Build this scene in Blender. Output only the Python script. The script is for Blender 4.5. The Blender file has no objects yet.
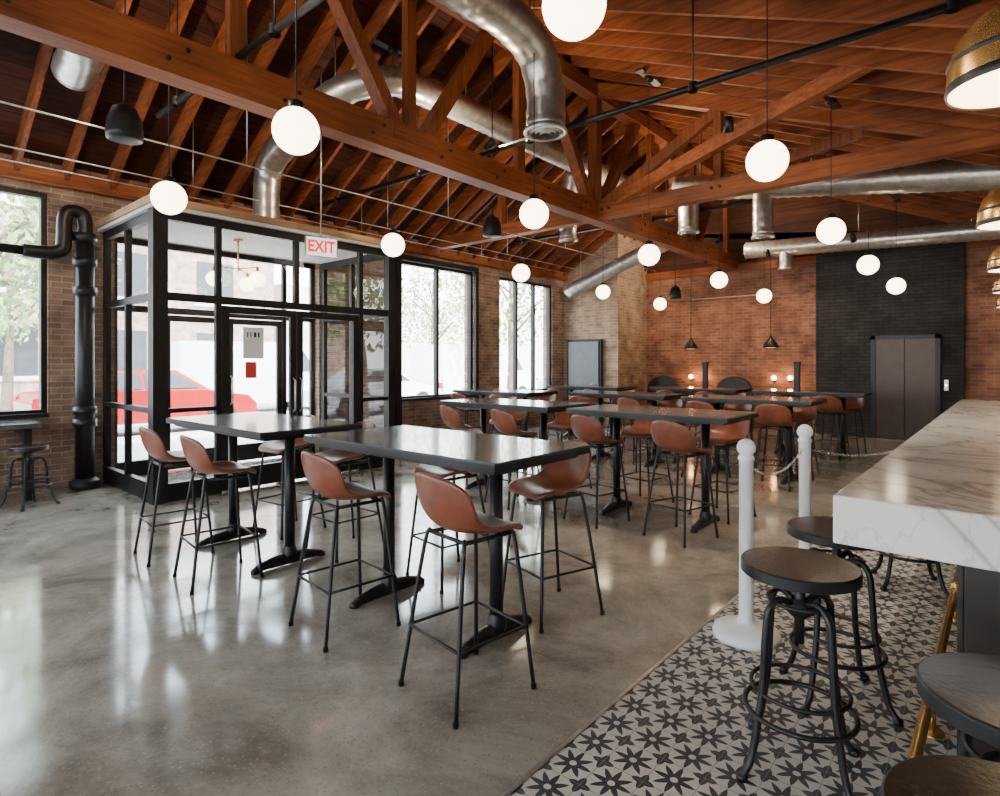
import bpy, math, random
from mathutils import Vector, Matrix, Euler
random.seed(7)
C=bpy.context.scene.collection
pi=math.pi
# ------------------------------------------------------------------ materials
def nt(name):
    m=bpy.data.materials.new(name); m.use_nodes=True
    t=m.node_tree; b=t.nodes['Principled BSDF']; return m,t,b
def mat(name,col,rough=.5,metal=0,var=0.0,vscale=8,bump=0,bscale=60,emit=None,es=0,spec=.5,coat=0):
    m,t,b=nt(name)
    b.inputs['Base Color'].default_value=(*col,1); b.inputs['Roughness'].default_value=rough
    b.inputs['Metallic'].default_value=metal; b.inputs['Specular IOR Level'].default_value=spec
    b.inputs['Coat Weight'].default_value=coat
    if emit: b.inputs['Emission Color'].default_value=(*emit,1); b.inputs['Emission Strength'].default_value=es
    L=t.links
    tc=t.nodes.new('ShaderNodeTexCoord')
    if var>0:
        n=t.nodes.new('ShaderNodeTexNoise'); n.inputs['Scale'].default_value=vscale; n.inputs['Detail'].default_value=5
        L.new(tc.outputs['Object'],n.inputs['Vector'])
        r=t.nodes.new('ShaderNodeValToRGB')
        r.color_ramp.elements[0].position=.3; r.color_ramp.elements[1].position=.7
        r.color_ramp.elements[0].color=(*[c*(1-var) for c in col],1); r.color_ramp.elements[1].color=(*[min(1,c*(1+var)) for c in col],1)
        L.new(n.outputs['Fac'],r.inputs['Fac']); L.new(r.outputs['Color'],b.inputs['Base Color'])
    if bump>0:
        n2=t.nodes.new('ShaderNodeTexNoise'); n2.inputs['Scale'].default_value=bscale
        L.new(tc.outputs['Object'],n2.inputs['Vector'])
        bp=t.nodes.new('ShaderNodeBump'); bp.inputs['Strength'].default_value=bump; bp.inputs['Distance'].default_value=.01
        L.new(n2.outputs['Fac'],bp.inputs['Height']); L.new(bp.outputs['Normal'],b.inputs['Normal'])
    return m
def mth(t,op,a,b=None,c=None):
    n=t.nodes.new('ShaderNodeMath'); n.operation=op
    for i,v in enumerate([a,b,c]):
        if v is None: continue
        if isinstance(v,(int,float)): n.inputs[i].default_value=v
        else: t.links.new(v,n.inputs[i])
    return n.outputs[0]
def wood(name,c1,c2,axis,rough=.55,stretch=14,planks=None):
    m,t,b=nt(name); L=t.links
    g=t.nodes.new('ShaderNodeNewGeometry'); mp=t.nodes.new('ShaderNodeMapping')
    s=[stretch]*3; s[axis]=.9
    mp.inputs['Scale'].default_value=s
    L.new(g.outputs['Position'],mp.inputs['Vector'])
    n=t.nodes.new('ShaderNodeTexNoise'); n.inputs['Scale'].default_value=1.6; n.inputs['Detail'].default_value=8; n.inputs['Roughness'].default_value=.65
    L.new(mp.outputs['Vector'],n.inputs['Vector'])
    r=t.nodes.new('ShaderNodeValToRGB'); r.color_ramp.elements[0].position=.32; r.color_ramp.elements[1].position=.68
    r.color_ramp.elements[0].color=(*c1,1); r.color_ramp.elements[1].color=(*c2,1)
    L.new(n.outputs['Fac'],r.inputs['Fac'])
    out=r.outputs['Color']
    n3=t.nodes.new('ShaderNodeTexNoise'); n3.inputs['Scale'].default_value=1.1
    L.new(g.outputs['Position'],n3.inputs['Vector'])
    mx=t.nodes.new('ShaderNodeMix'); mx.data_type='RGBA'; mx.blend_type='MULTIPLY'
    mx.inputs[0].default_value=.7
    L.new(out,mx.inputs[6])
    rr=t.nodes.new('ShaderNodeValToRGB'); rr.color_ramp.elements[0].position=.35; rr.color_ramp.elements[1].position=.6
    rr.color_ramp.elements[0].color=(.45,.37,.33,1); rr.color_ramp.elements[1].color=(1,1,1,1)
    L.new(n3.outputs['Fac'],rr.inputs['Fac']); L.new(rr.outputs['Color'],mx.inputs[7])
    out=mx.outputs[2]
    if planks:
        sx=t.nodes.new('ShaderNodeSeparateXYZ'); L.new(g.outputs['Position'],sx.inputs[0])
        q=mth(t,'DIVIDE',sx.outputs[planks[0]],planks[1])
        f=mth(t,'FRACT',q); fl=mth(t,'FLOOR',q)
        gap=mth(t,'GREATER_THAN',f,.07)
        w=t.nodes.new('ShaderNodeTexWhiteNoise'); w.noise_dimensions='1D'; L.new(fl,w.inputs['W'])
        v=mth(t,'MULTIPLY_ADD',w.outputs['Value'],.7,.5); v=mth(t,'MULTIPLY',v,mth(t,'MULTIPLY_ADD',gap,.8,.2))
        hs=t.nodes.new('ShaderNodeHueSaturation'); L.new(v,hs.inputs['Value']); L.new(out,hs.inputs['Color']); out=hs.outputs[0]
    L.new(out,b.inputs['Base Color']); b.inputs['Roughness'].default_value=rough; b.inputs['Specular IOR Level'].default_value=.3
    bp=t.nodes.new('ShaderNodeBump'); bp.inputs['Strength'].default_value=.25; bp.inputs['Distance'].default_value=.01
    L.new(n.outputs['Fac'],bp.inputs['Height']); L.new(bp.outputs['Normal'],b.inputs['Normal'])
    return m
def brick(name,c1,c2,cm,haxis,rough=.85):
    m,t,b=nt(name); L=t.links
    g=t.nodes.new('ShaderNodeNewGeometry'); sx=t.nodes.new('ShaderNodeSeparateXYZ'); L.new(g.outputs['Position'],sx.inputs[0])
    cb=t.nodes.new('ShaderNodeCombineXYZ')
    L.new(mth(t,'ADD',sx.outputs[0],sx.outputs[1]) if haxis==2 else sx.outputs[haxis],cb.inputs[0]); L.new(sx.outputs[2],cb.inputs[1])
    br=t.nodes.new('ShaderNodeTexBrick'); L.new(cb.outputs[0],br.inputs['Vector'])
    br.inputs['Scale'].default_value=1; br.inputs['Brick Width'].default_value=.215; br.inputs['Row Height'].default_value=.072
    br.inputs['Mortar Size'].default_value=.008; br.inputs['Mortar Smooth'].default_value=.3; br.inputs['Bias'].default_value=-.1
    br.inputs['Color1'].default_value=(*c1,1); br.inputs['Color2'].default_value=(*c2,1); br.inputs['Mortar'].default_value=(*cm,1)
    n=t.nodes.new('ShaderNodeTexNoise'); n.inputs['Scale'].default_value=3; n.inputs['Detail'].default_value=6
    L.new(g.outputs['Position'],n.inputs['Vector'])
    r=t.nodes.new('ShaderNodeValToRGB'); r.color_ramp.elements[0].position=.3; r.color_ramp.elements[1].position=.7
    r.color_ramp.elements[0].color=(.5,.45,.45,1); r.color_ramp.elements[1].color=(1.15,1.15,1.1,1)
    L.new(n.outputs['Fac'],r.inputs['Fac'])
    mx=t.nodes.new('ShaderNodeMix'); mx.data_type='RGBA'; mx.blend_type='MULTIPLY'; mx.inputs[0].default_value=1
    L.new(br.outputs['Color'],mx.inputs[6]); L.new(r.outputs['Color'],mx.inputs[7]); L.new(mx.outputs[2],b.inputs['Base Color'])
    b.inputs['Roughness'].default_value=rough
    bp=t.nodes.new('ShaderNodeBump'); bp.invert=True; bp.inputs['Strength'].default_value=.7; bp.inputs['Distance'].default_value=.012
    L.new(br.outputs['Fac'],bp.inputs['Height']); L.new(bp.outputs['Normal'],b.inputs['Normal'])
    return m
def concrete():
    m,t,b=nt('polished_concrete'); L=t.links
    g=t.nodes.new('ShaderNodeNewGeometry')
    n=t.nodes.new('ShaderNodeTexNoise'); n.inputs['Scale'].default_value=1.1; n.inputs['Detail'].default_value=12; n.inputs['Roughness'].default_value=.72; n.inputs['Distortion'].default_value=.4
    L.new(g.outputs['Position'],n.inputs['Vector'])
    r=t.nodes.new('ShaderNodeValToRGB'); e=r.color_ramp.elements
    e[0].position=.36; e[0].color=(.15,.128,.100,1); e[1].position=.66; e[1].color=(.47,.43,.365,1); 
    L.new(n.outputs['Fac'],r.inputs['Fac'])
    v=t.nodes.new('ShaderNodeTexVoronoi'); v.inputs['Scale'].default_value=70; L.new(g.outputs['Position'],v.inputs['Vector'])
    sx=t.nodes.new('ShaderNodeSeparateColor'); L.new(v.outputs['Color'],sx.inputs[0])
    near=mth(t,'LESS_THAN',v.outputs['Distance'],.38)
    pick=mth(t,'GREATER_THAN',sx.outputs[0],.35)
    msk=mth(t,'MULTIPLY',near,pick)
    r2=t.nodes.new('ShaderNodeValToRGB'); e=r2.color_ramp.elements
    e[0].color=(.12,.10,.085,1); e[1].color=(.5,.45,.38,1); e.new(.5).color=(.28,.24,.19,1)
    L.new(sx.outputs[1],r2.inputs['Fac'])
    mx=t.nodes.new('ShaderNodeMix'); mx.data_type='RGBA'; L.new(mth(t,'MULTIPLY',msk,.4),mx.inputs[0])
    L.new(r.outputs['Color'],mx.inputs[6]); L.new(r2.outputs['Color'],mx.inputs[7])
    L.new(mx.outputs[2],b.inputs['Base Color'])
    n2=t.nodes.new('ShaderNodeTexNoise'); n2.inputs['Scale'].default_value=2.5; n2.inputs['Detail'].default_value=5
    L.new(g.outputs['Position'],n2.inputs['Vector'])
    L.new(mth(t,'MULTIPLY_ADD',n2.outputs['Fac'],.22,.0),b.inputs['Roughness'])
    b.inputs['Specular IOR Level'].default_value=1.0
    return m
def startile():
    m,t,b=nt('star_tile'); L=t.links
    g=t.nodes.new('ShaderNodeNewGeometry'); sx=t.nodes.new('ShaderNodeSeparateXYZ'); L.new(g.outputs['Position'],sx.inputs[0])
    S=.165
    def frac(o): return mth(t,'SUBTRACT',mth(t,'FRACT',mth(t,'DIVIDE',mth(t,'ADD',o,19.8+1.34),S)),.5)
    a=frac(sx.outputs[0]); c=frac(sx.outputs[1])
    def polar(a,c,k,rin,rout,off=0):
        r=mth(t,'SQRT',mth(t,'ADD',mth(t,'MULTIPLY',a,a),mth(t,'MULTIPLY',c,c)))
        th=mth(t,'ARCTAN2',c,a)
        f=mth(t,'FRACT',mth(t,'ADD',mth(t,'MULTIPLY',th,k/(2*pi)),10+off))
        tri=mth(t,'MULTIPLY',mth(t,'ABSOLUTE',mth(t,'SUBTRACT',f,.5)),2)
        tri=mth(t,'POWER',tri,1.3)
        R=mth(t,'MULTIPLY_ADD',tri,rout-rin,rin)
        return r,mth(t,'LESS_THAN',r,R)
    r,star=polar(a,c,8,.19,.49)
    ring=mth(t,'GREATER_THAN',r,.085)
    star=mth(t,'MULTIPLY',star,ring)
    a2=mth(t,'SUBTRACT',.5,mth(t,'ABSOLUTE',a)); c2=mth(t,'SUBTRACT',.5,mth(t,'ABSOLUTE',c))
    r2,st2=polar(a2,c2,4,.13,.28,0)
    dark=mth(t,'MAXIMUM',star,st2)
    gr=mth(t,'GREATER_THAN',mth(t,'MAXIMUM',mth(t,'ABSOLUTE',a),mth(t,'ABSOLUTE',c)),.493)
    mx=t.nodes.new('ShaderNodeMix'); mx.data_type='RGBA'; L.new(dark,mx.inputs[0])
    mx.inputs[6].default_value=(.56,.53,.48,1); mx.inputs[7].default_value=(.040,.042,.050,1)
    mx2=t.nodes.new('ShaderNodeMix'); mx2.data_type='RGBA'; L.new(gr,mx2.inputs[0]); L.new(mx.outputs[2],mx2.inputs[6]); mx2.inputs[7].default_value=(.2,.19,.17,1)
    L.new(mx2.outputs[2],b.inputs['Base Color']); b.inputs['Roughness'].default_value=.4
    return m
def marble():
    m,t,b=nt('white_marble'); L=t.links
    g=t.nodes.new('ShaderNodeNewGeometry')
    def veins(scale,dist,w,seed):
        mp=t.nodes.new('ShaderNodeMapping'); mp.inputs['Location'].default_value=(seed,seed*.7,seed*.3); L.new(g.outputs['Position'],mp.inputs['Vector'])
        n=t.nodes.new('ShaderNodeTexNoise'); n.inputs['Scale'].default_value=scale; n.inputs['Detail'].default_value=5; n.inputs['Distortion'].default_value=dist
        L.new(mp.outputs[0],n.inputs['Vector'])
        v=mth(t,'ABSOLUTE',mth(t,'SUBTRACT',n.outputs['Fac'],.5))
        return mth(t,'MINIMUM',mth(t,'DIVIDE',v,w),1.0)
    a=veins(.9,.9,.012,0); c=veins(2.2,.6,.006,3.1); c=mth(t,'MULTIPLY_ADD',c,.35,.65); d=veins(.9,.9,.09,0); d=mth(t,'MULTIPLY_ADD',d,.3,.7)
    f=mth(t,'MULTIPLY',mth(t,'MULTIPLY_ADD',a,.55,.45),mth(t,'MULTIPLY',c,d))
    r=t.nodes.new('ShaderNodeValToRGB'); e=r.color_ramp.elements
    e[0].position=.2; e[0].color=(.34,.29,.24,1); e[1].position=1; e[1].color=(.76,.735,.70,1); e.new(.7).color=(.62,.60,.57,1)
    L.new(f,r.inputs['Fac']); L.new(r.outputs['Color'],b.inputs['Base Color']); b.inputs['Roughness'].default_value=.13
    return m
def glassmat():
    m=bpy.data.materials.new('window_glass'); m.use_nodes=True; t=m.node_tree; t.nodes.clear(); L=t.links
    o=t.nodes.new('ShaderNodeOutputMaterial'); tr=t.nodes.new('ShaderNodeBsdfTransparent'); tr.inputs[0].default_value=(.97,.985,.98,1)
    gl=t.nodes.new('ShaderNodeBsdfGlossy'); gl.inputs['Roughness'].default_value=.02
    lw=t.nodes.new('ShaderNodeLayerWeight'); lw.inputs[0].default_value=.5
    f=mth(t,'MULTIPLY_ADD',mth(t,'POWER',lw.outputs['Facing'],4.0),.7,.05)
    mx=t.nodes.new('ShaderNodeMixShader'); L.new(f,mx.inputs[0]); L.new(tr.outputs[0],mx.inputs[1]); L.new(gl.outputs[0],mx.inputs[2]); L.new(mx.outputs[0],o.inputs[0])
    return m
M={}
M['timber_y']=wood('timber_along_y',(.19,.045,.012),(.42,.125,.035),1)
M['timber_x']=wood('timber_along_x',(.17,.042,.012),(.38,.115,.033),0)
M['timber_z']=wood('timber_upright',(.15,.037,.011),(.33,.098,.029),2)
M['rafter']=wood('rafter_wood',(.12,.030,.010),(.34,.100,.031),0)
M['deck']=wood('roof_decking',(.036,.010,.005),(.11,.028,.011),1,planks=(0,.14),rough=.8)
M['sidingwood']=wood('wall_siding_wood',(.05,.016,.008),(.12,.038,.016),0,planks=(2,.16),rough=.7)
M['trimwood']=wood('pale_wood_trim',(.40,.25,.13),(.55,.37,.22),1)
M['brick_y']=brick('brick_window_wall',(.33,.20,.135),(.19,.115,.085),(.36,.30,.25),1)
M['brick_x']=brick('brick_back_wall',(.37,.145,.078),(.20,.080,.048),(.30,.21,.16),0)
M['brick_pier']=brick('brick_buff',(.46,.31,.205),(.31,.20,.13),(.44,.37,.30),2)
M['brick_dark']=brick('brick_charcoal',(.036,.034,.035),(.018,.018,.020),(.012,.012,.013),0)
M['brick_out']=brick('brick_street',(.48,.32,.26),(.4,.26,.21),(.55,.5,.45),1)
M['concrete']=concrete(); M['tile']=startile(); M['marble']=marble(); M['glass']=glassmat()
M['black']=mat('black_steel',(.009,.009,.010),.4,0,var=.2,spec=.4)
M['tabletop']=mat('slate_table_top',(.082,.086,.090),.19,0,var=.25,vscale=5,coat=.4)
M['frame']=mat('black_frame',(.008,.0085,.0095),.45,0,var=.15,spec=.35)
M['leather']=mat('brown_leather',(.19,.055,.028),.33,0,var=.32,vscale=9,bump=.12,bscale=220)
M['seatwood']=mat('dark_stool_seat',(.034,.024,.019),.22,0,var=.4,vscale=20,bump=.06)
M['galv']=mat('galvanised_steel',(.56,.54,.50),.32,.85,var=.18,vscale=14,bump=.05)
M['brass']=mat('brass',(.80,.50,.17),.26,.9,var=.12,vscale=14)
M['white']=mat('white_plastic',(.84,.84,.83),.35,0,var=.03)
M['globe']=mat('opal_glass',(1,.9,.75),.3,emit=(1,.79,.52),es=10)
M['bulb']=mat('warm_bulb',(1,.7,.4),.3,emit=(1,.50,.18),es=50)
M['inner']=mat('lamp_interior',(.9,.85,.7),.4,emit=(1,.8,.5),es=4)
M['greydoor']=mat('grey_door_paint',(.15,.17,.18),.5,0,var=.08)
M['bronze']=mat('dark_bronze',(.022,.016,.013),.4,.2,var=.2)
M['doorbronze']=mat('elevator_bronze',(.055,.036,.026),.36,.4,var=.12)
M['signwhite']=mat('sign_face',(.9,.9,.88),.5,emit=(1,.95,.92),es=1.2,var=.02)
M['red']=mat('sign_red',(.8,.03,.02),.5,emit=(1,.04,.02),es=1.0)
M['redpaper']=mat('red_notice',(.8,.05,.04),.7,var=.03)
M['paper']=mat('paper',(.9,.9,.88),.8,var=.03)
M['asphalt']=mat('asphalt',(.40,.40,.405),.9,var=.2,vscale=5)
M['pavement']=mat('pavement',(.60,.59,.57),.9,var=.12,vscale=2)
M['leaf']=mat('leaves',(.20,.30,.10),.6,var=.5,vscale=3)
M['bark']=mat('bark',(.12,.09,.065),.9,var=.3,bump=.5,bscale=20)
M['carwhite']=mat('white_car_paint',(.78,.79,.8),.2,var=.02)
M['carred']=mat('red_car_paint',(.30,.012,.012),.2,var=.05)
M['cardark']=mat('car_window',(.05,.055,.06),.08,var=.1)
M['tyre']=mat('tyre_rubber',(.02,.02,.02),.8,var=.1)
M['plaster']=mat('plaster',(.64,.62,.58),.85,var=.05)
M['mirror']=mat('chrome',(.7,.7,.7),.15,1,var=.03)
# ------------------------------------------------------------------ mesh builder
class MB:
    def __init__(s): s.v=[];s.f=[];s.m=[];s.s=[];s.names=[]
    def mi(s,n):
        if n not in s.names: s.names.append(n)
        return s.names.index(n)
    def add(s,vs,fs,m,sm=False):
        o=len(s.v); s.v+= [tuple(v) for v in vs]; k=s.mi(m)
        for f in fs: s.f.append([i+o for i in f]); s.m.append(k); s.s.append(sm)
    def box(s,x0,x1,y0,y1,z0,z1,m,M4=None):
        vs=[Vector(p) for p in [(x0,y0,z0),(x1,y0,z0),(x1,y1,z0),(x0,y1,z0),(x0,y0,z1),(x1,y0,z1),(x1,y1,z1),(x0,y1,z1)]]
        if M4: vs=[M4@v for v in vs]
        s.add(vs,[(0,3,2,1),(4,5,6,7),(0,1,5,4),(1,2,6,5),(2,3,7,6),(3,0,4,7)],m)
    def paney(s,x,y0,y1,z0,z1,m='glass'): s.add([(x,y0,z0),(x,y1,z0),(x,y1,z1),(x,y0,z1)],[(0,1,2,3)],m)
    def panex(s,y,x0,x1,z0,z1,m='glass'): s.add([(x0,y,z0),(x1,y,z0),(x1,y,z1),(x0,y,z1)],[(0,1,2,3)],m)
    def beam(s,p0,p1,w,h,m,up=(0,0,1)):
        p0=Vector(p0);p1=Vector(p1);d=(p1-p0).normalized();up=Vector(up)
        if abs(d.dot(up))>.98: up=Vector((0,1,0))
        sd=d.cross(up).normalized()*w/2; u=sd.cross(d).normalized()*h/2
        vs=[p0-sd-u,p0+sd-u,p0+sd+u,p0-sd+u,p1-sd-u,p1+sd-u,p1+sd+u,p1-sd+u]
        s.add(vs,[(0,3,2,1),(4,5,6,7),(0,1,5,4),(1,2,6,5),(2,3,7,6),(3,0,4,7)],m)
    def tube(s,path,r,m,seg=8,closed=False,radii=None,cap=True):
        P=[Vector(p) for p in path]; n=len(P); vs=[];fs=[]
        nrm=None
        for i,p in enumerate(P):
            if closed: d=(P[(i+1)%n]-P[i-1])
            else: d=P[min(i+1,n-1)]-P[max(i-1,0)]
            d.normalize()
            if nrm is None:
                nrm=d.orthogonal().normalized()
            else:
                nrm=(nrm-d*nrm.dot(d))
                nrm=nrm.normalized() if nrm.length>1e-6 else d.orthogonal().normalized()
            b=d.cross(nrm); rr=radii[i] if radii else r
            for k in range(seg):
                a=2*pi*k/seg; vs.append(p+nrm*math.cos(a)*rr+b*math.sin(a)*rr)
        R=n if closed else n-1
        for i in range(R):
            j=(i+1)%n
            for k in range(seg):
                l=(k+1)%seg; fs.append((i*seg+k,i*seg+l,j*seg+l,j*seg+k))
        s.add(vs,fs,m,True)
        if cap and not closed:
            o=len(s.v)-len(vs); k=s.mi(m)
            s.f.append([o+i for i in range(seg)][::-1]); s.m.append(k); s.s.append(False)
            s.f.append([o+(n-1)*seg+i for i in range(seg)]); s.m.append(k); s.s.append(False)
    def lathe(s,prof,c,m,seg=24,sm=True):
        vs=[];fs=[];c=Vector(c)
        for r,z in prof:
            for k in range(seg):
                a=2*pi*k/seg; vs.append(c+Vector((r*math.cos(a),r*math.sin(a),z)))
        for i in range(len(prof)-1):
            for k in range(seg):
                l=(k+1)%seg; fs.append((i*seg+k,i*seg+l,(i+1)*seg+l,(i+1)*seg+k))
        s.add(vs,fs,m,sm)
    def sphere(s,c,r,m,seg=24,rings=14,sz=1):
        s.lathe([(max(1e-4,r*math.sin(pi*i/rings)),-r*sz*math.cos(pi*i/rings)) for i in range(rings+1)],c,m,seg)
    def mesh(s,name):
        me=bpy.data.meshes.new(name); me.from_pydata(s.v,[],s.f)
        for n in s.names: me.materials.append(M[n])
        me.polygons.foreach_set('material_index',s.m); me.polygons.foreach_set('use_smooth',s.s); me.update(); return me
    def obj(s,name,loc=(0,0,0),rz=0,bevel=0):
        o=bpy.data.objects.new(name,s.mesh(name)); o.location=loc; o.rotation_euler=(0,0,rz); C.objects.link(o)
        if bevel:
            b=o.modifiers.new('bevel','BEVEL'); b.width=bevel; b.segments=2; b.limit_method='ANGLE'
        return o
def inst(name,me,loc,rz=0,bevel=0):
    o=bpy.data.objects.new(name,me); o.location=loc; o.rotation_euler=(0,0,rz); C.objects.link(o)
    return o
def catmull(pts,n=6):
    P=[Vector(p) for p in pts]; out=[]
    for i in range(len(P)-1):
        a=P[max(i-1,0)];b=P[i];c=P[i+1];d=P[min(i+2,len(P)-1)]
        for k in range(n):
            t=k/n; out.append(.5*((2*b)+(c-a)*t+(2*a-5*b+4*c-d)*t*t+(3*b-a-3*c+d)*t**3))
    out.append(P[-1]); return out
# ------------------------------------------------------------------ room constants
XW=-8.8; XR=1.9; YB=14.2; YS=-4.0; XRG=-4.95; ZR=6.2
ZL=3.95; SR=.43
def roofz(x):
    return ZR-(XRG-x)*(ZR-ZL)/(XRG-XW) if x<XRG else ZR-SR*(x-XRG)
b=MB(); b.box(XW-.3,-1.34,YS-.3,YB+.3,-.1,0,'concrete'); b.box(-1.34,XR+.3,YS-.3,YB+.3,-.1,0,'tile')
b.obj('floor')
b=MB(); b.box(-1.352,-1.334,YS,YB-.02,0,.004,'galv'); b.obj('trim_1')
ops=[(-3.4,-1.0,.9,3.5),(-.6,1.80,.9,3.58),(2.5,5.5,0,3.2),(7.25,9.3,.82,3.5),(10.15,12.2,.82,3.5)]
b=MB(); y=YS
for y0,y1,z0,z1 in ops:
    b.box(XW-.3,XW,y,y0,0,ZL+.05,'brick_y')
    if z0>0: b.box(XW-.3,XW,y0,y1,0,z0,'brick_y')
    b.box(XW-.3,XW,y0,y1,z1,ZL+.05,'brick_y'); y=y1
b.box(XW-.3,XW,y,YB+.3,0,ZL+.05,'brick_y')
b.obj('wall_left')
def window(n,y0,y1,z0,z1,cols,rows,x=XW-.10):
    b=MB(); t=.06
    b.box(x-.05,x+.05,y0,y0+t,z0,z1,'frame'); b.box(x-.05,x+.05,y1-t,y1,z0,z1,'frame')
    b.box(x-.05,x+.05,y0+t,y1-t,z0,z0+t,'frame'); b.box(x-.05,x+.05,y0+t,y1-t,z1-t,z1,'frame')
    for i in range(1,cols):
        c=y0+(y1-y0)*i/cols; b.box(x-.045,x+.045,c-.035,c+.035,z0+t,z1-t,'frame')
    for z in rows: b.box(x-.04,x+.04,y0+t,y1-t,z-.025,z+.025,'frame')
    b.paney(x,y0+t,y1-t,z0+t,z1-t)
    b.box(x+.05,XW+.04,y0,y1,z0-.03,z0+.02,'frame')
    b.obj('window_%d'%n)
window(1,-3.4,-1,.9,3.5,3,[]); window(2,-.6,1.8,.9,3.58,3,[]); window(3,7.25,9.3,.82,3.5,2,[]); window(4,10.15,12.2,.82,3.5,3,[])  # the first one is out of view, added to let in light
b=MB(); b.box(XW,XW+.05,7.12,7.25,0,3.6,'frame'); b.box(XW,XW+.05,9.3,9.4,.7,3.6,'frame'); b.box(XW,XW+.05,7.25,9.3,3.5,3.6,'frame'); b.obj('trim_2')
def gable(b,x0,x1,y,th,m,z0=0):
    xs=[x0]+([XRG] if x0<XRG<x1 else [])+[x1]
    pr=[(x0,z0),(x1,z0)]+[(x,roofz(x)) for x in reversed(xs)]
    n=len(pr); vs=[(x,y,z) for x,z in pr]+[(x,y+th,z) for x,z in pr]
    fs=[tuple(range(n)),tuple(range(2*n-1,n-1,-1))]+[(i,i+n,(i+1)%n+n,(i+1)%n) for i in range(n)]
    b.add(vs,fs,m)
b=MB(); b.box(-7.2,XR,YB,YB+.3,0,3.75,'brick_x'); gable(b,-7.2,XR,YB+.02,.28,'sidingwood',3.75)
b.box(-7.2,XR,YB-.06,YB+.02,3.68,3.86,'timber_x'); b.obj('wall_back')
b=MB(); b.box(-3.16,-.64,YB-.12,YB,0,4.0,'brick_dark'); b.obj('wall_back_accent')
b=MB(); gable(b,XW,-7.2,12.7,YB+.3-12.7,'brick_pier'); b.obj('wall_back_left')
b=MB(); b.box(XR,XR+.3,YS,YB+.3,0,roofz(XR),'plaster'); b.obj('wall_right')
b=MB(); so=[(-8.3,-6.0),(-4.6,-2.4),(-.9,1.2)]; x=XW
for x0,x1 in so:
    b.box(x,x0,YS-.3,YS,0,3.2,'brick_x'); b.box(x0,x1,YS-.3,YS,0,.6,'brick_x'); x=x1
b.box(x,XR,YS-.3,YS,0,3.2,'brick_x'); gable(b,XW,XR,YS-.3,.3,'brick_x',3.2); b.obj('wall_front')
for i,(x0,x1) in enumerate(so):  # unseen windows behind the camera, added to let in fill daylight
    b=MB(); y=YS-.15
    for k in range(4):
        c=x0+.03+(x1-x0-.06)*k/3; b.box(c-.03,c+.03,y-.04,y+.04,.6,3.2,'frame')
    b.box(x0,x1,y-.04,y+.04,.6,.66,'frame'); b.box(x0,x1,y-.04,y+.04,3.14,3.2,'frame'); b.panex(y,x0,x1,.66,3.14)
    b.obj('window_%d'%(5+i))
b=MB()
def slab(x0,x1):
    z0,z1=roofz(x0),roofz(x1); ya,yb=YS-.3,YB+.3
    vs=[(x0,ya,z0),(x1,ya,z1),(x1,yb,z1),(x0,yb,z0)]; vs+=[(p[0],p[1],p[2]+.12) for p in vs]
    b.add(vs,[(0,3,2,1),(4,5,6,7),(0,1,5,4),(1,2,6,5),(2,3,7,6),(3,0,4,7)],'deck')
slab(XW-.3,XRG); slab(XRG,XR+.3); b.obj('ceiling')
b=MB(); y=YS+.2
while y<YB-.1:
    o=.13
    b.beam((XW+.0,y,roofz(XW)-o),(XRG,y,ZR-o),.05,.24,'rafter')
    b.beam((XRG,y,ZR-o),(XR,y,roofz(XR)-o),.05,.24,'rafter'); y+=.48
for x in (-6.9,): b.beam((x,YS,roofz(x)-.36),(x,YB,roofz(x)-.36),.09,.2,'timber_y')
b.box(XW,XW+.12,YS,12.7,ZL-.28,ZL-.08,'timber_y')
b.obj('roof_rafters')
b=MB(); zc=3.9
b.box(XRG-.11,XRG+.11,YS+.01,YB-.07,zc-.16,zc+.15,'timber_y')
b.box(XRG-.1,XRG+.1,YS+.01,YB-.01,5.68,5.9,'timber_y')
for yb in (-2.4,.4,4.2,8.0,11.8):
    for s in (-1,1):
        b.beam((XRG,yb+s*.18,zc+.1),(XRG,yb+s*1.35,5.75),.14,.16,'timber_z',up=(1,0,0))
    b.beam((XRG,yb,zc+.1),(XRG,yb,5.75),.1,.12,'timber_z')
    b.box(XRG-.125,XRG+.125,yb-.3,yb+.3,zc-.02,zc+.1,'timber_y')
    if yb+1.9<YB: b.beam((XRG,yb+1.9,zc+.1),(XRG,yb+1.9,5.75),.1,.14,'timber_z')
for y in [-2+.95*i for i in range(16)]:
    for dz in (-.07,.07):
        b.tube([(XRG-.13,y+dz,zc+dz*.8),(XRG+.13,y+dz,zc+dz*.8)],.018,'black',8)
b.obj('girder_truss')
def xtruss(Y):
    b=MB()
    b.box(XW+.01,XR-.01,Y-.09,Y+.09,zc-.13,zc+.09,'timber_x')
    o=.36
    b.beam((XW+.15,Y,roofz(XW)-.02),(XRG,Y,ZR-o),.12,.2,'timber_x')
    b.beam((XRG,Y,ZR-o),(.2,Y,roofz(.2)-.2),.12,.2,'timber_x')
    b.beam((XRG,Y,zc),(XRG,Y,ZR-o),.16,.16,'timber_z')
    for s,xa in ((-1,-6.9),(1,-3.0)):
        b.beam((XRG+s*.1,Y,zc+.05),(xa,Y,roofz(xa)-.4),.1,.15,'timber_z')
        b.beam((xa,Y+.02,zc),(xa,Y+.02,roofz(xa)-.4),.1,.12,'timber_z')
    b.beam((-3.0,Y-.02,zc+.05),(-1.3,Y-.02,roofz(-1.3)-.4),.09,.13,'timber_z')
    for x in (XRG-.25,XRG+.25,-3.0,-6.9): 
        for dx in (-.06,.06): b.tube([(x+dx,Y-.12,zc),(x+dx,Y+.12,zc)],.02,'black',8)
    return b.obj('cross_truss')
xtruss(8.0)
b=MB(); b.beam((-4.5,8-.1,4.0),(-.9,6.35,4.35),.12,.16,'timber_x'); b.obj('truss_brace')
b=MB()
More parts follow.
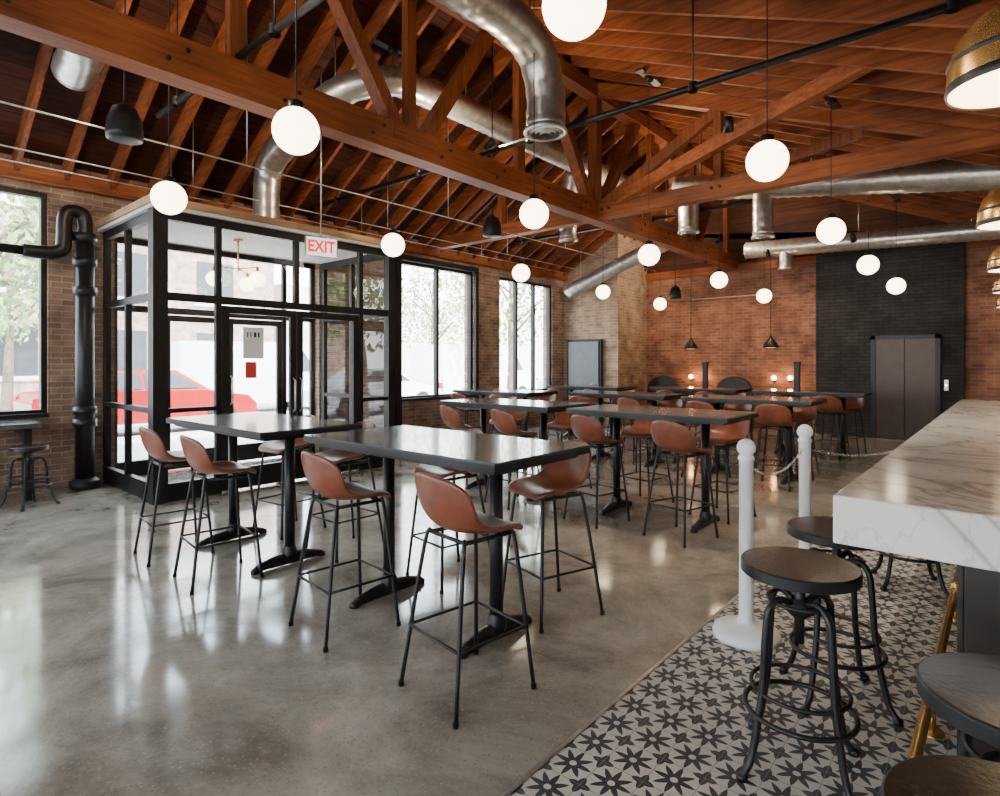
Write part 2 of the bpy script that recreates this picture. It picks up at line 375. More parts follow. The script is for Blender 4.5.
for Y,z,x0,x1 in ((5.25,4.06,XW+.4,.9),(2.3,4.1,-6.7,.9),(9.9,4.15,XW+.5,.9)):
    b.tube([(x0,Y,z),(x1,Y,z)],.032,'black',10)
    x=x0+.5
    while x<x1:
        b.tube([(x,Y,z),(x,Y,roofz(x)-.02)],.008,'black',6); b.lathe([(.045,-.04),(.045,.04)],(x,Y,z),'black',10); x+=1.9
b.obj('sprinkler_pipes')
b=MB()
for x,z in ((-8.3,3.75),(-7.6,3.7),(-6.2,3.65)):
    b.tube([(x,YS+.02,z),(x,12.68,z)],.009,'galv',6)
    for y in range(-3,12,3): b.tube([(x,y,z),(x,y,roofz(x)-.02)],.005,'galv',6)
b.tube([(XW+.02,12.55,3.45),(-7.25,12.55,3.45)],.014,'galv',6); b.tube([(-7.1,YB-.03,3.1),(-3.3,YB-.03,3.1)],.018,'galv',8)
b.obj('electrical_conduits')
def resample(path,step):
    P=[Vector(p) for p in path]; out=[P[0]]
    for i in range(1,len(P)):
        L=(P[i]-P[i-1]).length; n=max(1,int(L/step))
        for k in range(1,n+1): out.append(P[i-1].lerp(P[i],k/n))
    return out
def duct(name,pts,r,diffs=(),n=5):
    b=MB(); path=resample(catmull(pts,n) if n else pts,.05)
    radii=[r*(1.045 if i%3==0 else 1) for i in range(len(path))]
    b.tube(path,r,'galv',20,radii=radii)
    for (x,y,z0,z1,rr) in diffs:
        p2=resample([(x,y,z0),(x,y,z1)],.05); b.tube(p2,rr,'galv',18,radii=[rr*(1.04 if i%3==0 else 1) for i in range(len(p2))])
        diffuser(b,x,y,z1,rr)
    for i in range(8,len(path)-4,34):
        p=path[i]; b.tube([(p.x,p.y,p.z),(p.x,p.y,roofz(p.x)-.02)],.006,'galv',6)
    return b.obj(name)
def diffuser(b,x,y,z,r):
    b.lathe([(r,.03),(r*1.12,.0),(r*1.15,-.03),(r*1.0,-.035),(r*.95,-.0)],(x,y,z),'galv',24)
    for k in (.75,.5,.25): b.lathe([(r*k,-.03),(r*(k+.12),.0),(r*(k+.1),.01)],(x,y,z-.012),'galv',24)
    b.lathe([(.001,.0),(r*.95,.0)],(x,y,z-.004),'black',24)
duct('ventilation_duct',[(-3.66,-3.9,4.85),(-3.66,0,4.85),(-3.66,3.6,4.85),(-3.66,4.35,4.85),(-3.66,4.78,4.7),(-3.66,4.95,4.35),(-3.66,4.95,4.0)],.2,[(-3.66,4.95,4.05,3.95,.2)])
duct('ventilation_duct',[(-5.6,11.5,4.95),(-5.6,8,4.95),(-5.6,5.0,4.95),(-5.7,4.4,4.9),(-6.2,4.05,4.75),(-7.2,4.0,4.4),(-7.6,4.0,4.2),(-7.7,4.0,3.9),(-7.7,4.0,3.38)],.17)
duct('ventilation_duct',[(-4.3,9.6,4.5),(1.2,9.6,3.7)],.2,[(-4.1,9.6,4.4,3.75,.16),(-2.9,9.6,4.3,3.5,.15)],n=0)
duct('ventilation_duct',[(-4.3,13.1,3.95),(1.2,13.1,3.75)],.17,[(-3.5,13.1,3.95,3.5,.13)],n=0)
duct('ventilation_duct',[(-8.3,12.2,3.25),(-8.0,12.2,3.4),(-6,12.2,4.1),(-5.4,12.2,4.2),(-5.2,11.7,4.2),(-5.3,10.5,4.2)],.17)
duct('ventilation_duct',[(-6.1,-3.9,4.45),(-6.1,1.0,4.45),(-6.12,1.3,4.45),(-6.25,1.5,4.44),(-6.5,1.58,4.4),(-6.85,1.6,4.33)],.18)
duct('ventilation_duct',[(-5.9,8.8,4.9),(-6.0,8.8,4.4),(-6.0,8.8,3.9)],.15,[(-6.0,8.8,3.95,3.75,.15)])
# ------------------------------------------------------------------ vestibule
X0=-7.0; Y0=2.4; Y1=5.56; ZT=3.2
b=MB(); fw=.065
def vbar(x,y,z0,z1,wx=fw,wy=fw): b.box(x-wx/2,x+wx/2,y-wy/2,y+wy/2,z0,z1,'frame')
def hby(x,y0,y1,z,h=.07,d=.07): b.box(x-d/2,x+d/2,y0,y1,z-h/2,z+h/2,'frame')
def hbx(y,x0,x1,z,h=.07,d=.07): b.box(x0,x1,y-d/2,y+d/2,z-h/2,z+h/2,'frame')
vbar(X0,Y0,0,ZT,.15,.15); vbar(X0,Y1,0,ZT,.12,.12); vbar(X0,3.04,0,ZT); vbar(X0,5.03,0,ZT); vbar(X0,4.035,2.26,ZT)
for z,h in ((.1,.2),(2.26,.09),(ZT-.05,.1)):
    if z==.1: hby(X0,Y0,3.04,z,h); hby(X0,5.03,Y1,z,h)
    else: hby(X0,Y0,Y1,z,h)
hby(X0,Y0,3.04,1.0,.05); hby(X0,5.03,Y1,1.0,.05)
b.paney(X0,Y0,3.04,.2,ZT); b.paney(X0,5.03,Y1,.2,ZT); b.paney(X0,3.04,5.03,2.3,ZT)
XV=XW+.004
for YY in (Y0,Y1):
    vbar(-7.95,YY,0,ZT); vbar(XW+.055,YY,0,ZT,.09)
    for z,h in ((.1,.2),(1.0,.06),(2.26,.08),(ZT-.05,.1)): hbx(YY,XV,X0,z,h)
    b.panex(YY,XV,X0,.2,ZT)
b.box(XV,X0+.09,Y0-.09,Y1+.09,ZT,ZT+.04,'plaster')
b.box(XV,X0+.12,Y0-.12,Y1+.12,ZT+.04,ZT+.12,'trimwood')
b.obj('entrance_vestibule')
def doorleaf(name,x,y0,y1,ht=2.2,hs=1,notice=False):
    b=MB(); t=.085
    b.box(x-.025,x+.025,y0,y0+t,.02,ht,'frame'); b.box(x-.025,x+.025,y1-t,y1,.02,ht,'frame')
    b.box(x-.025,x+.025,y0+t,y1-t,.02,.27,'frame'); b.box(x-.025,x+.025,y0+t,y1-t,ht-t,ht,'frame')
    b.paney(x,y0+t,y1-t,.27,ht-t)
    hy=(y1-t/2) if hs>0 else (y0+t/2)
    b.tube([(x+.02,hy,.9),(x+.07,hy,.93),(x+.07,hy,1.3),(x+.02,hy,1.33)],.012,'galv',8)
    if notice:
        yc=(y0+y1)/2-.1; b.box(x+.005,x+.009,yc-.12,yc+.14,1.58,1.96,'paper'); b.box(x+.005,x+.009,yc-.09,yc+.05,1.34,1.54,'redpaper')
        for i,(dy,w) in enumerate(((-.07,.012),(-.03,.012),(.015,.03),(.065,.02))): b.box(x+.009,x+.0105,yc+dy,yc+dy+w,1.84,1.9,'black')
    b.obj(name)
doorleaf('door_1',X0,3.08,4.03,notice=True); doorleaf('door_2',X0,4.04,4.99,hs=-1)
b=MB(); xo=XW-.16
vbar(xo,2.54,0,ZT); vbar(xo,5.46,0,ZT); vbar(xo,3.1,0,ZT); vbar(xo,4.95,0,ZT)
hby(xo,2.5,5.5,2.26,.09); hby(xo,2.5,5.5,ZT-.04,.08); hby(xo,2.5,3.1,.1,.2); hby(xo,4.95,5.5,.1,.2)
b.paney(xo,2.5,3.1,.2,ZT); b.paney(xo,4.95,5.5,.2,ZT); b.paney(xo,3.1,4.95,2.3,ZT)
b.obj('window_8'); doorleaf('door_3',xo,3.14,4.02); doorleaf('door_4',xo,4.03,4.91,hs=-1)
b=MB()
b.tube([(-7.9,3.7,ZT),(-7.9,3.7,2.75)],.01,'brass',8); b.lathe([(.001,0),(.06,0),(.06,-.02)],(-7.9,3.7,ZT),'brass',16)
for a,r in ((.3,.35),(2.4,.4),(4.5,.3)):
    e=Vector((-7.9+r*math.cos(a),3.7+r*math.sin(a),2.8)); b.tube([(-7.9,3.7,2.8),e],.008,'brass',8); b.tube([e,e+Vector((0,0,-.08))],.02,'brass',8); b.sphere(e-Vector((0,0,.16)),.1,'globe',20,12)
b.obj('chandelier')
e=bpy.data.objects.new('exit_sign',None); C.objects.link(e); e.location=(-6.55,4.12,2.98)
b=MB(); b.box(-.02,.02,-.19,.19,-.115,.115,'signwhite'); b.box(-.03,.03,-.2,-.19,-.125,.125,'galv'); b.box(-.03,.03,.19,.2,-.125,.125,'galv')
b.box(-.03,.03,-.2,.2,.115,.125,'galv'); b.box(-.03,.03,-.2,.2,-.125,-.115,'galv'); b.tube([(0,0,.12),(0,0,roofz(-6.55)-2.98)],.01,'galv',8)
o=b.obj('sign_housing'); o.parent=e
cu=bpy.data.curves.new('exit_text','FONT'); cu.body='EXIT'; cu.size=.2; cu.extrude=.002; cu.offset=.007; cu.align_x='CENTER'; cu.align_y='CENTER'; cu.materials.append(M['red'])
o=bpy.data.objects.new('sign_letters',cu); C.objects.link(o); o.parent=e; o.location=(.0235,0,0); o.rotation_euler=(pi/2,0,pi/2); o.scale=(.85,1,1)
e.rotation_euler=(0,0,-.25)
# drain pipe with tight return elbow
b=MB()
b.tube([(-8.5,2.1,0),(-8.5,2.1,3.1)],.1,'black',20)
b.tube(catmull([(-8.5,2.1,3.05),(-8.5,2.1,3.26),(-8.5,2.05,3.34),(-8.5,1.95,3.34),(-8.5,1.90,3.24),(-8.5,1.89,3.0),(-8.5,1.87,2.88),(-8.5,1.76,2.82),(-8.5,1.5,2.81)]),.08,'black',16)
b.tube([(-8.5,1.6,2.81),(-8.5,-3.9,2.9)],.055,'black',14)
for y in (1.55,.4): b.tube([(-8.5,y-.05,2.815),(-8.5,y+.05,2.815)],.075,'black',16)
for z in (.08,.8,.95,2.4,2.75,3.05): b.lathe([(.1,-.05),(.125,-.045),(.125,.045),(.1,.05)],(-8.5,2.1,z),'black',20)
b.lathe([(.14,0),(.16,.02),(.16,.1),(.1,.12)],(-8.5,2.1,0),'black',20)
b.obj('drain_pipe')
b=MB(); b.box(XW+.05,-8.15,-.8,1.62,.80,.86,'tabletop')
for y in (-.6,.5,1.5): b.box(-8.3,-8.22,y-.04,y+.04,0,.80,'black'); b.box(XW+.05,-8.3,y-.03,y+.03,.72,.80,'black')
b.obj('window_counter',bevel=.006)
# ------------------------------------------------------------------ furniture
def shell():
    prof=[(.205,-.03),(.175,.0),(.09,.0),(-.01,-.01),(-.10,.0),(-.16,.035),(-.198,.095),(-.22,.165),(-.235,.235),(-.243,.275)]
    hw=[.16,.20,.222,.225,.215,.21,.215,.212,.19,.12]
    cz=[.0,.012,.025,.035,.05,.05,.03,.01,-.01,-.02]; cy=[0,0,0,.0,.02,.05,.075,.08,.07,.045]
    nu=10; vs=[];fs=[]
    for (y,z),w,a,c in zip(prof,hw,cz,cy):
        for i in range(nu+1):
            u=-1+2*i/nu; vs.append((w*u,y+c*u*u,z+a*u*u))
    for j in range(len(prof)-1):
        for i in range(nu):
            k=j*(nu+1)+i; fs.append((k,k+1,k+nu+2,k+nu+1))
    me=bpy.data.meshes.new('tmp'); me.from_pydata(vs,[],fs); me.update()
    o=bpy.data.objects.new('tmp',me); C.objects.link(o)
    s=o.modifiers.new('s','SOLIDIFY'); s.thickness=.026; s.offset=0; ss=o.modifiers.new('ss','SUBSURF'); ss.levels=2
    dg=bpy.context.evaluated_depsgraph_get(); ev=bpy.data.meshes.new_from_object(o.evaluated_get(dg))
    V=[tuple(v.co) for v in ev.vertices]; F=[tuple(p.vertices) for p in ev.polygons]
    bpy.data.objects.remove(o); bpy.data.meshes.remove(ev); return V,F
SV,SF=shell()
b=MB(); H=.76
b.add([(x,y,z+H) for x,y,z in SV],SF,'leather',True)
fx=.215
for sx in (-1,1):
    b.tube(catmull([(sx*.13,.15,H-.035),(sx*.15,.165,H-.09),(sx*fx,.22,.012)],4),.0105,'black',8)
    b.tube(catmull([(sx*.13,-.12,H-.035),(sx*.15,-.145,H-.09),(sx*fx,-.235,.012)],4),.0105,'black',8)
    b.tube([(sx*.13,.15,H-.035),(sx*.13,-.12,H-.035)],.0105,'black',8)
    b.tube([(sx*.19,.2,.29),(sx*.19,-.205,.29)],.0075,'black',8)
    for sy in (.22,-.235): b.lathe([(.001,0),(.014,0),(.014,.02)],(sx*fx,sy,0),'black',8)
b.tube([(-.13,.15,H-.035),(.13,.15,H-.035)],.01,'black',8); b.tube([(-.13,-.12,H-.035),(.13,-.12,H-.035)],.01,'black',8)
b.tube([(-.19,.2,.29),(.19,.2,.29)],.008,'black',8); b.tube([(-.19,-.205,.29),(.19,-.205,.29)],.0075,'black',8)
chairM=b.mesh('leather_bar_chair')
def tablemesh(L=1.64,W=.82,Z=1.06):
    b=MB(); b.box(-L/2,L/2,-W/2,W/2,Z-.012,Z,'tabletop'); b.box(-L/2,L/2,-W/2,W/2,Z-.045,Z-.012,'black')
    b.box(-L/2+.05,L/2-.05,-W/2+.05,W/2-.05,Z-.07,Z-.045,'black')
    for x in (-.47,.47):
        b.tube([(x,0,.05),(x,0,Z-.06)],.038,'black',18); b.lathe([(.04,.0),(.055,.01),(.055,.06),(.04,.1)],(x,0,.04),'black',18)
        b.box(x-.2,x+.2,-.2,.2,Z-.085,Z-.07,'black')
        for s in (-1,1):
            pts=[(x,0,.06),(x,s*.12,.055),(x,s*.22,.035),(x,s*.27,.02)]
            b.tube(catmull(pts,4),.03,'black',10,radii=[.036-.012*i/12 for i in range(13)])
            b.lathe([(.001,0),(.032,0),(.034,.02),(.022,.035),(.001,.04)],(x,s*.27,0),'black',12)
            b.box(x-.025,x+.025,min(0,s*.26),max(0,s*.26),.012,.05,'black')
    return b.mesh('high_top_table')
tabM=tablemesh()
tables=[(-2.62,2.45),(-4.60,2.33),(-2.62,5.42),(-4.5,5.42),(-2.62,8.2),(-4.5,8.2),(-6.5,7.6),(-6.4,10.2),(-4.4,10.8),(-2.5,10.8)]
for (x,y) in tables: inst('high_top_table',tabM,(x,y,0))
special={0:[(-1.93,2.0,-.14),(-2.92,2.0,-.1),(-2.14,2.94,pi-.3),(-3.02,2.94,pi-.15)],
         1:[(-5.06,1.86,-.1),(-4.26,1.86,-.12),(-4.1,2.80,pi),(-4.98,2.80,pi+.1)]}
for i,(x,y) in enumerate(tables):
    L=special.get(i) or [(x-.4+random.uniform(-.05,.05),y-.47,random.uniform(-.25,.05)),(x+.42+random.uniform(-.05,.05),y-.47,random.uniform(-.25,.05)),
        (x-.4+random.uniform(-.05,.05),y+.47,pi+random.uniform(-.25,.1)),(x+.45,y+.47,pi+random.uniform(-.25,.1))]
    for cx,cy,r in L: inst('leather_bar_chair',chairM,(cx,cy,0),r)
def stoolmesh(H=.77,R=.205,name='metal_stool'):
    b=MB()
    b.lathe([(.001,H-.04),(R-.02,H-.04)],(0,0,0),'black',40)
    b.lathe([(R-.02,H-.04),(R-.002,H-.042),(R,H-.04)],(0,0,0),'black',48); b.lathe([(R,H-.04),(R,H-.006)],(0,0,0),'black',48); b.lathe([(R,H-.006),(R-.002,H-.001),(R-.005,H)],(0,0,0),'black',48)
    b.lathe([(R-.005,H),(.001,H+.001)],(0,0,0),'seatwood',48,False)
    b.tube([(0,0,H-.3),(0,0,H-.035)],.018,'black',12); b.lathe([(.03,0),(.05,.02),(.05,.05),(.03,.07)],(0,0,H-.2),'black',16)
    b.lathe([(.02,0),(.1,.02),(.1,.03),(.02,.04)],(0,0,H-.075),'black',16)
    for k in range(4):
        a=pi/4+k*pi/2; c,s=math.cos(a),math.sin(a)
        pr=[(.03,H-.15),(.09,H-.13),(.135,H-.16),(.15,H-.24),(.165,H-.45),(.185,.2),(.215,.07),(.255,.012)]
        b.tube(catmull([(r*c,r*s,z) for r,z in pr],5),.0135,'black',8)
        b.lathe([(.001,0),(.02,0),(.02,.02),(.001,.025)],(.255*c,.255*s,0),'black',10)
    for r,z,t in ((.19,.22,.010),(.168,.30,.008)):
        b.tube([(r*math.cos(2*pi*i/32),r*math.sin(2*pi*i/32),z) for i in range(32)],t,'black',8,closed=True)
    b.tube([(.11*math.cos(2*pi*i/24),.11*math.sin(2*pi*i/24),H-.14) for i in range(24)],.007,'black',6,closed=True)
    return b.mesh(name)
stM=stoolmesh(); stS=stoolmesh(.64,.17)
for x,y,r in ((-.6,2.42,.2),(-.6,3.05,.5),(.03,1.79,.1),(.03,1.26,.4),(-.52,4.9,.3),(-.52,6.3,.9)): inst('metal_stool',stM,(x,y,0),r)
inst('metal_stool',stS,(-7.9,1.45,0),.4)
# ------------------------------------------------------------------ bar
b=MB(); b.box(-.46,.85,2.28,9.4,.905,1.07,'marble'); b.obj('bar_counter_top',bevel=.006)
b=MB(); b.box(-.12,.7,2.62,9.3,0,.905,'bronze')
for y in [2.62+.83*i for i in range(9)]: b.box(-.14,-.12,y,y+.06,0,.905,'bronze')
b.box(-.14,-.12,2.62,9.3,0,.14,'bronze'); b.box(-.14,-.12,2.62,9.3,.82,.905,'bronze')
b.obj('bar_counter_base',bevel=.004)
b=MB(); b.tube(catmull([(.8,1.52,.2),(0.1,1.52,.2),(-.14,1.54,.2),(-.23,1.65,.2),(-.24,1.8,.2)],5)+[Vector((-.24,9.2,.2))],.02,'brass',14)
for y in (1.9,3.0,4.4,5.8,7.2,8.6):
    b.tube([(-.24,y-.03,.2),(-.24,y+.03,.2)],.028,'brass',14)
    if y>2.7: b.tube([(-.24,y,.2),(-.15,y,.2)],.014,'brass',10)
    b.tube([(-.24,y,.2),(-.24,y,.01)],.013,'brass',10); b.lathe([(.001,.012),(.04,.012),(.045,0)],(-.24,y,0),'brass',16)
b.obj('brass_foot_rail')
def stan(x,y):
    b=MB()
    b.lathe([(.001,.0),(.175,.0),(.178,.02),(.17,.045),(.12,.062),(.06,.075),(.045,.1),(.038,.13)],(0,0,0),'white',32)
    b.lathe([(.038,.1),(.038,.98),(.044,.985),(.044,1.0),(.036,1.01),(.036,1.02),(.048,1.035),(.05,1.06),(.04,1.085),(.02,1.1),(.001,1.105)],(0,0,0),'white',24)
    b.obj('crowd_post',(x,y,0))
stan(-1.11,3.38); stan(-1.06,4.42)
def chain(p0,p1,sag):
    b=MB(); p0=Vector(p0);p1=Vector(p1); L=(p1-p0).length; n=int(L/.036)
    def pt(t): return p0.lerp(p1,t)-Vector((0,0,sag*4*t*(1-t)))
    for i in range(n):
        c=pt((i+.5)/n); d=(pt((i+1)/n)-pt(i/n)).normalized(); s=d.cross(Vector((0,0,1))).normalized()
        if i%2: s=s.cross(d)
        b.tube([c+d*.024*math.cos(a)+s*.010*math.sin(a) for a in [2*pi*k/8 for k in range(8)]],.0024,'mirror',5,closed=True)
    b.obj('barrier_chain')
chain((-1.08,3.42,.93),(-1.07,4.38,.93),.08); chain((-1.02,4.46,.93),(-.47,6.6,.93),.12)
# ------------------------------------------------------------------ lights
def globe(px,y,z=3.0,r=.145):
    d=(z-1.525)*588/(363-y); x=(px-500)/588*d
    X=-.6547*d+.7559*x; Y=.7559*d+.6547*x
    zr=roofz(X)
    b=MB(); b.sphere((0,0,0),r,'globe',32,20); b.lathe([(.05,r-.02),(.05,r+.035),(.02,r+.05),(.006,r+.06)],(0,0,0),'black',16)
    b.tube([(0,0,r+.04),(0,0,zr-z-.28)],.005,'black',6); b.lathe([(.005,-.06),(.06,-.05),(.06,0),(.001,0)],(0,0,zr-z-.25),'black',16)
    b.box(-.05,.05,-.3,.3,zr-z-.26,zr-z-.24,'black')
    b.obj('globe_pendant_lamp',(X,Y,z))
for px,y in ((296,131),(169,198),(393,245),(534,214),(767,161),(521,273),(603,292),(649,255),(719,280),(831,231),(868,265)): globe(px,y)
globe(574,5,z=3.15); globe(660,304,z=2.9); globe(764,296,z=2.9); globe(896,286,z=2.9)
b=MB(); R=.175
b.lathe([(R,0),(R+.004,.012),(R,.03)],(0,0,0),'black',32); b.lathe([(R,.03),(R*.98,.09),(R*.86,.16),(R*.62,.215)],(0,0,0),'brass',32)
b.lathe([(R*.62,.215),(R*.3,.245),(.03,.255),(.025,.31),(.006,.33)],(0,0,0),'black',32); b.lathe([(R*.97,.004),(R*.93,.09),(R*.8,.15),(R*.4,.2),(.001,.21)],(0,0,0),'inner',32)
b.lathe([(R*.985,.085),(R*1.0,.09),(R*.985,.1)],(0,0,0),'black',32)
b.sphere((0,0,.09),.045,'globe',16,10); b.tube([(0,0,.32),(0,0,1.6)],.005,'black',6)
dm=b.mesh('dome_pendant_lamp')
for y in (2.36,4.7,7.0,9.2,11.6): inst('dome_pendant_lamp',dm,(.02,y,2.36))
def speaker(x,y,z):
    b=MB(); b.lathe([(.001,0),(.1,0),(.125,.01),(.13,.05),(.12,.16),(.085,.25),(.03,.28),(.012,.3)],(0,0,0),'black',24)
    b.tube([(0,0,.28),(0,0,roofz(x)-z)],.008,'black',8); b.obj('pendant_speaker',(x,y,z))
speaker(-5.25,1.56,3.27); speaker(-5.25,5.9,3.22); speaker(-5.6,12.4,2.95)
for x in (-5.58,-3.83):
    b=MB(); b.lathe([(.16,0),(.15,.05),(.09,.14),(.04,.2),(.02,.26)],(0,0,0),'black',24); b.lathe([(.15,.005),(.08,.13),(.001,.15)],(0,0,0),'inner',24)
    b.tube([(0,0,.25),(0,0,roofz(x)-1.85)],.008,'black',6); b.obj('dome_pendant_lamp',(x,13.2,1.85))
for x in (-5.95,-5.6,-4.02,-3.68):
    b=MB(); b.tube([(0,0,0),(0,-.1,0)],.02,'black',8); b.lathe([(.03,-.03),(.03,.02)],(0,-.11,0),'black',12); b.sphere((0,-.11,.07),.05,'bulb',16,10)
    b.lathe([(.05,-.005),(.05,.005)],(0,0,0),'black',12); b.obj('wall_sconce',(x,YB-.01,1.12))
for x in (-6.62,-4.86):
    b=MB(); n=12; w=.42
    pts=[(-w,.0),(w,.0)]+[(w*math.cos(pi*i/n),.85+.36*math.sin(pi*i/n)) for i in range(n+1)]
    N=len(pts); vs=[(p[0],0,p[1]) for p in pts]+[(p[0],.1,p[1]) for p in pts]
    b.add(vs,[tuple(range(N)),tuple(range(2*N-1,N-1,-1))]+[(i,i+N,(i+1)%N+N,(i+1)%N) for i in range(N)],'bronze')
    b.box(-.42,.42,-.5,0,.38,.5,'leather'); b.box(-.4,.4,-.46,0,0,.38,'bronze'); b.obj('arched_lounge_seat',(x,13.9,0),bevel=.01)
for x in (-5.22,-3.3):
    b=MB(); b.box(-.05,.05,-.1,.0,0,1.5,'black'); b.box(-.09,.09,-.14,.04,0,.03,'black'); b.box(-.06,.06,-.11,.01,1.5,1.55,'black'); b.obj('host_post',(x,13.2,0))
b=MB(); b.box(-8.62,-7.62,12.6,12.69,0,2.12,'frame'); b.box(-8.56,-7.68,12.57,12.6,.01,2.06,'greydoor'); b.tube([(-7.78,12.53,1.0),(-7.9,12.53,1.0)],.012,'galv',8); b.tube([(-7.78,12.57,1.0),(-7.78,12.53,1.0)],.012,'galv',8)
b.obj('door_5')
yb=YB-.122; xa,xb=-2.06,-1.08
b=MB(); b.box(xa-.08,xa,yb-.06,yb,0,2.08,'black'); b.box(xb,xb+.08,yb-.06,yb,0,2.08,'black'); b.box(xa-.08,xb+.08,yb-.06,yb,2.0,2.08,'black')
xm=(xa+xb)/2; b.box(xa,xm-.006,yb-.03,yb-.001,0.01,2.0,'doorbronze'); b.box(xm+.006,xb,yb-.022,yb-.001,0.01,2.0,'doorbronze'); b.obj('door_6')
b=MB(); b.box(-.94,-.88,yb-.02,yb,1.0,1.2,'galv'); b.sphere((-.91,yb-.02,1.1),.012,'bulb',8,6); b.obj('elevator_call_panel')
def spot(x,y,z,aim,energy,ang=110,col=(1,.78,.54)):  # spotlights added for fill, in housings like the room's track heads
    e=bpy.data.objects.new('track_spotlight',None); C.objects.link(e); e.location=(x,y,z)
    d=(Vector(aim)-Vector((x,y,z))).normalized(); q=d.to_track_quat('-Z','Y')
    b=MB(); b.lathe([(.001,.14),(.03,.14),(.04,.1),(.05,0),(.046,0),(.035,.1)],(0,0,0),'black',16); o=b.obj('lamp_head'); o.parent=e; o.rotation_mode='QUATERNION'; o.rotation_quaternion=q
    l=bpy.data.lights.new('spot','SPOT'); l.energy=energy; l.spot_size=math.radians(ang); l.spot_blend=.8; l.color=col; l.shadow_soft_size=.04
    lo=bpy.data.objects.new('lamp_beam',l); C.objects.link(lo); lo.parent=e; lo.rotation_mode='QUATERNION'; lo.rotation_quaternion=q; lo.location=d*.02
for y in (1.2,5.2,9.2,12.5):
    spot(XRG-.35,y,4.15,(XRG-2.2,y+.6,5.2),210,170); spot(XRG+.35,y,4.15,(XRG+2.2,y+.6,5.3),220,170)  # uplights on the girder, added to brighten the roof timber
for x in (-6.4,-5.0,-3.7): spot(x,12.6,3.7,(x,YB,1.3),80,95,(1,.70,.42))
for x in (-2.0,-.3): spot(x,5.6,3.7,(x-.3,6.5,0),220,120,(1,.85,.68))
spot(-2.0,11.5,3.6,(-1.9,YB,1.2),110,110,(1,.85,.7))
# ------------------------------------------------------------------ outside
b=MB(); b.box(-14,XW-.3,-40,60,-.12,-.02,'pavement'); b.box(-60,-14,-40,60,-.2,-.12,'asphalt'); b.box(-14,40,-40,YS-.3,-.12,-.02,'pavement'); b.obj('street_ground')
b=MB(); b.box(-40,-30,-10,16,-.1,8,'brick_out'); b.box(-42,-31,17,44,-.1,6,'plaster')
for y in range(-8,15,4):
    for z in (1,4.5): b.box(-30.05,-29.98,y,y+1.8,z,z+2,'cardark'); b.box(-30.0,-29.9,y-.15,y+1.95,z-.2,z,'plaster')
b.box(-30.3,-29.9,-10,16,7.8,8.2,'plaster'); b.obj('street_building')
def car(name,loc,rz,paint,van=False):
    b=MB()
    if van: prof=[(-2.6,.35),(-2.6,2.3),(1.1,2.35),(1.5,2.2),(2.1,1.3),(2.7,1.1),(2.8,.7),(2.75,.35)]
    else: prof=[(-2.2,.35),(-2.25,.85),(-2.1,1.0),(-1.5,1.05),(-.95,1.45),(.4,1.47),(1.1,1.0),(2.0,.85),(2.2,.65),(2.2,.35)]
    zt=2.4 if van else 1.5
    def hw(z): return .92 if z<1.05 else .92-.22*(z-1.05)/(zt-1.05)*(.5 if van else 1)
    n=len(prof); vs=[(-hw(z),y,z) for y,z in prof]+[(hw(z),y,z) for y,z in prof]
    b.add(vs,[tuple(range(n)),tuple(range(2*n-1,n-1,-1))]+[(i,(i+1)%n,(i+1)%n+n,i+n) for i in range(n)],paint)
    win=[[(1.15,1.35),(1.9,1.35),(1.45,2.05),(1.15,2.1)]] if van else [[(-1.3,1.08),(-.35,1.08),(-.35,1.4),(-.88,1.4)],[(-.27,1.08),(.85,1.08),(.35,1.41),(-.27,1.41)]]
    for w in win:
        for s in (-1,1): b.add([(s*(hw(z)+.012),y,z) for y,z in w],[(0,1,2,3)],'cardark')
    for y in ((-1.6,1.8) if van else (-1.4,1.35)):
        for s in (-1,1):
            r=.36; b.tube([(s*.72,y,r),(s*.94,y,r)],r,'tyre',20); b.tube([(s*.93,y,r),(s*.955,y,r)],.22,'mirror',14)
    for s in (-1,1):
        b.box(s*.65-.15,s*.65+.15,prof[-2][0]-.1,prof[-2][0]+.03,.62,.76,'white'); b.box(s*.75-.1,s*.75+.1,prof[0][0]-.03,prof[0][0]+.1,.75,.95,'carred')
    b.box(-.9,.9,prof[-2][0]-.05,prof[-2][0]+.06,.38,.5,'tyre')
    b.obj(name,loc,rz,bevel=.03)
car('red_car',(-15.1,4.9,-.12),0,'carred'); car('white_van',(-19.5,9.6,-.12),0,'carwhite',True); car('parked_car',(-15.6,-.4,-.12),0,'carwhite'); car('white_van',(-16,17,-.12),0,'carwhite',True)
car('parked_car',(-15.5,23.5,-.12),0,'carwhite'); car('parked_car',(-15.5,11.6,-.12),0,'carwhite')
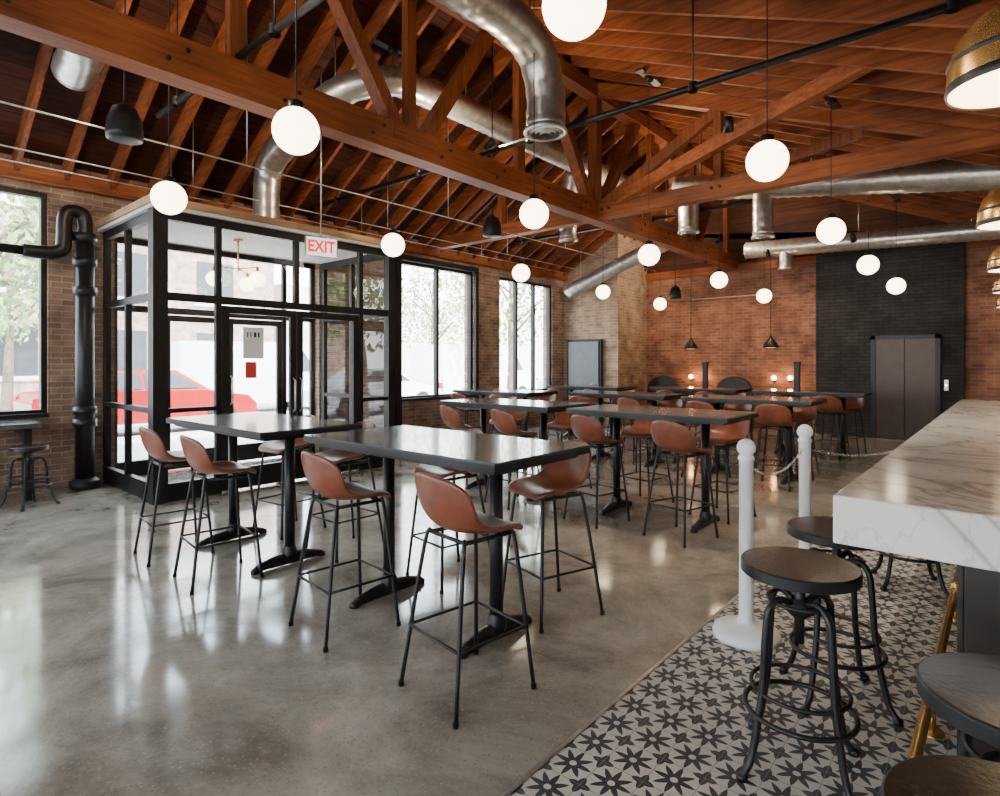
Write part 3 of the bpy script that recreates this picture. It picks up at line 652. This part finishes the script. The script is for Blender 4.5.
def tree(x,y,h=7,R=2.4,n=2200):
    b=MB(); b.tube(catmull([(0,0,-.1),(.05,.05,1.5),(-.05,.1,3),(.1,0,h*.75)]),.15,'bark',10,radii=[.18-.13*i/18 for i in range(19)])
    for k in range(7):
        a=k*.9; z=2.4+k*.4; b.tube([(0,.05,z),(math.cos(a)*1.2,math.sin(a)*1.2,z+1.0)],.04,'bark',6)
    for i in range(n):
        while 1:
            p=Vector((random.uniform(-1,1),random.uniform(-1,1),random.uniform(-1,1)))
            if .35<p.length<1: break
        c=Vector((p.x*R,p.y*R,h*.62+p.z*h*.36)); q=Euler((random.uniform(0,6),random.uniform(0,6),random.uniform(0,6))).to_matrix(); s=random.uniform(.07,.13)
        b.add([c+q@Vector(v)*s for v in ((-1,0,0),(0,-.6,0),(1,0,0),(0,.6,0))],[(0,1,2,3)],'leaf')
    b.obj('street_tree',(x,y,0))
tree(-13.4,1.4,7,2.2); tree(-13.4,16,7.5,2.0,1100); tree(-24,22,8,3.2); tree(-25,4,8,3.2)
# ------------------------------------------------------------------ world, sun
w=bpy.data.worlds.new('sky'); bpy.context.scene.world=w; w.use_nodes=True; t=w.node_tree; bg=t.nodes['Background']
tc=t.nodes.new('ShaderNodeTexCoord'); sp=t.nodes.new('ShaderNodeSeparateXYZ'); t.links.new(tc.outputs['Generated'],sp.inputs[0])
r=t.nodes.new('ShaderNodeValToRGB'); r.color_ramp.elements[0].position=0; r.color_ramp.elements[0].color=(.93,.97,1,1); r.color_ramp.elements[1].position=.7; r.color_ramp.elements[1].color=(.7,.84,1,1)
t.links.new(sp.outputs[2],r.inputs[0]); t.links.new(r.outputs[0],bg.inputs[0]); bg.inputs[1].default_value=17.0
s=bpy.data.lights.new('sun','SUN'); s.energy=28; s.angle=.05; s.color=(1,.95,.88); so_=bpy.data.objects.new('sun',s); C.objects.link(so_); so_.rotation_euler=(math.radians(8),math.radians(42),0)
# ------------------------------------------------------------------ camera
cam=bpy.data.cameras.new('camera'); co=bpy.data.objects.new('camera',cam); C.objects.link(co); bpy.context.scene.camera=co
cam.sensor_width=36; cam.lens=21.17; cam.shift_y=-.035; cam.clip_start=.05; cam.clip_end=300
co.location=(0,0,1.525); co.rotation_euler=(pi/2,0,math.radians(40.9))
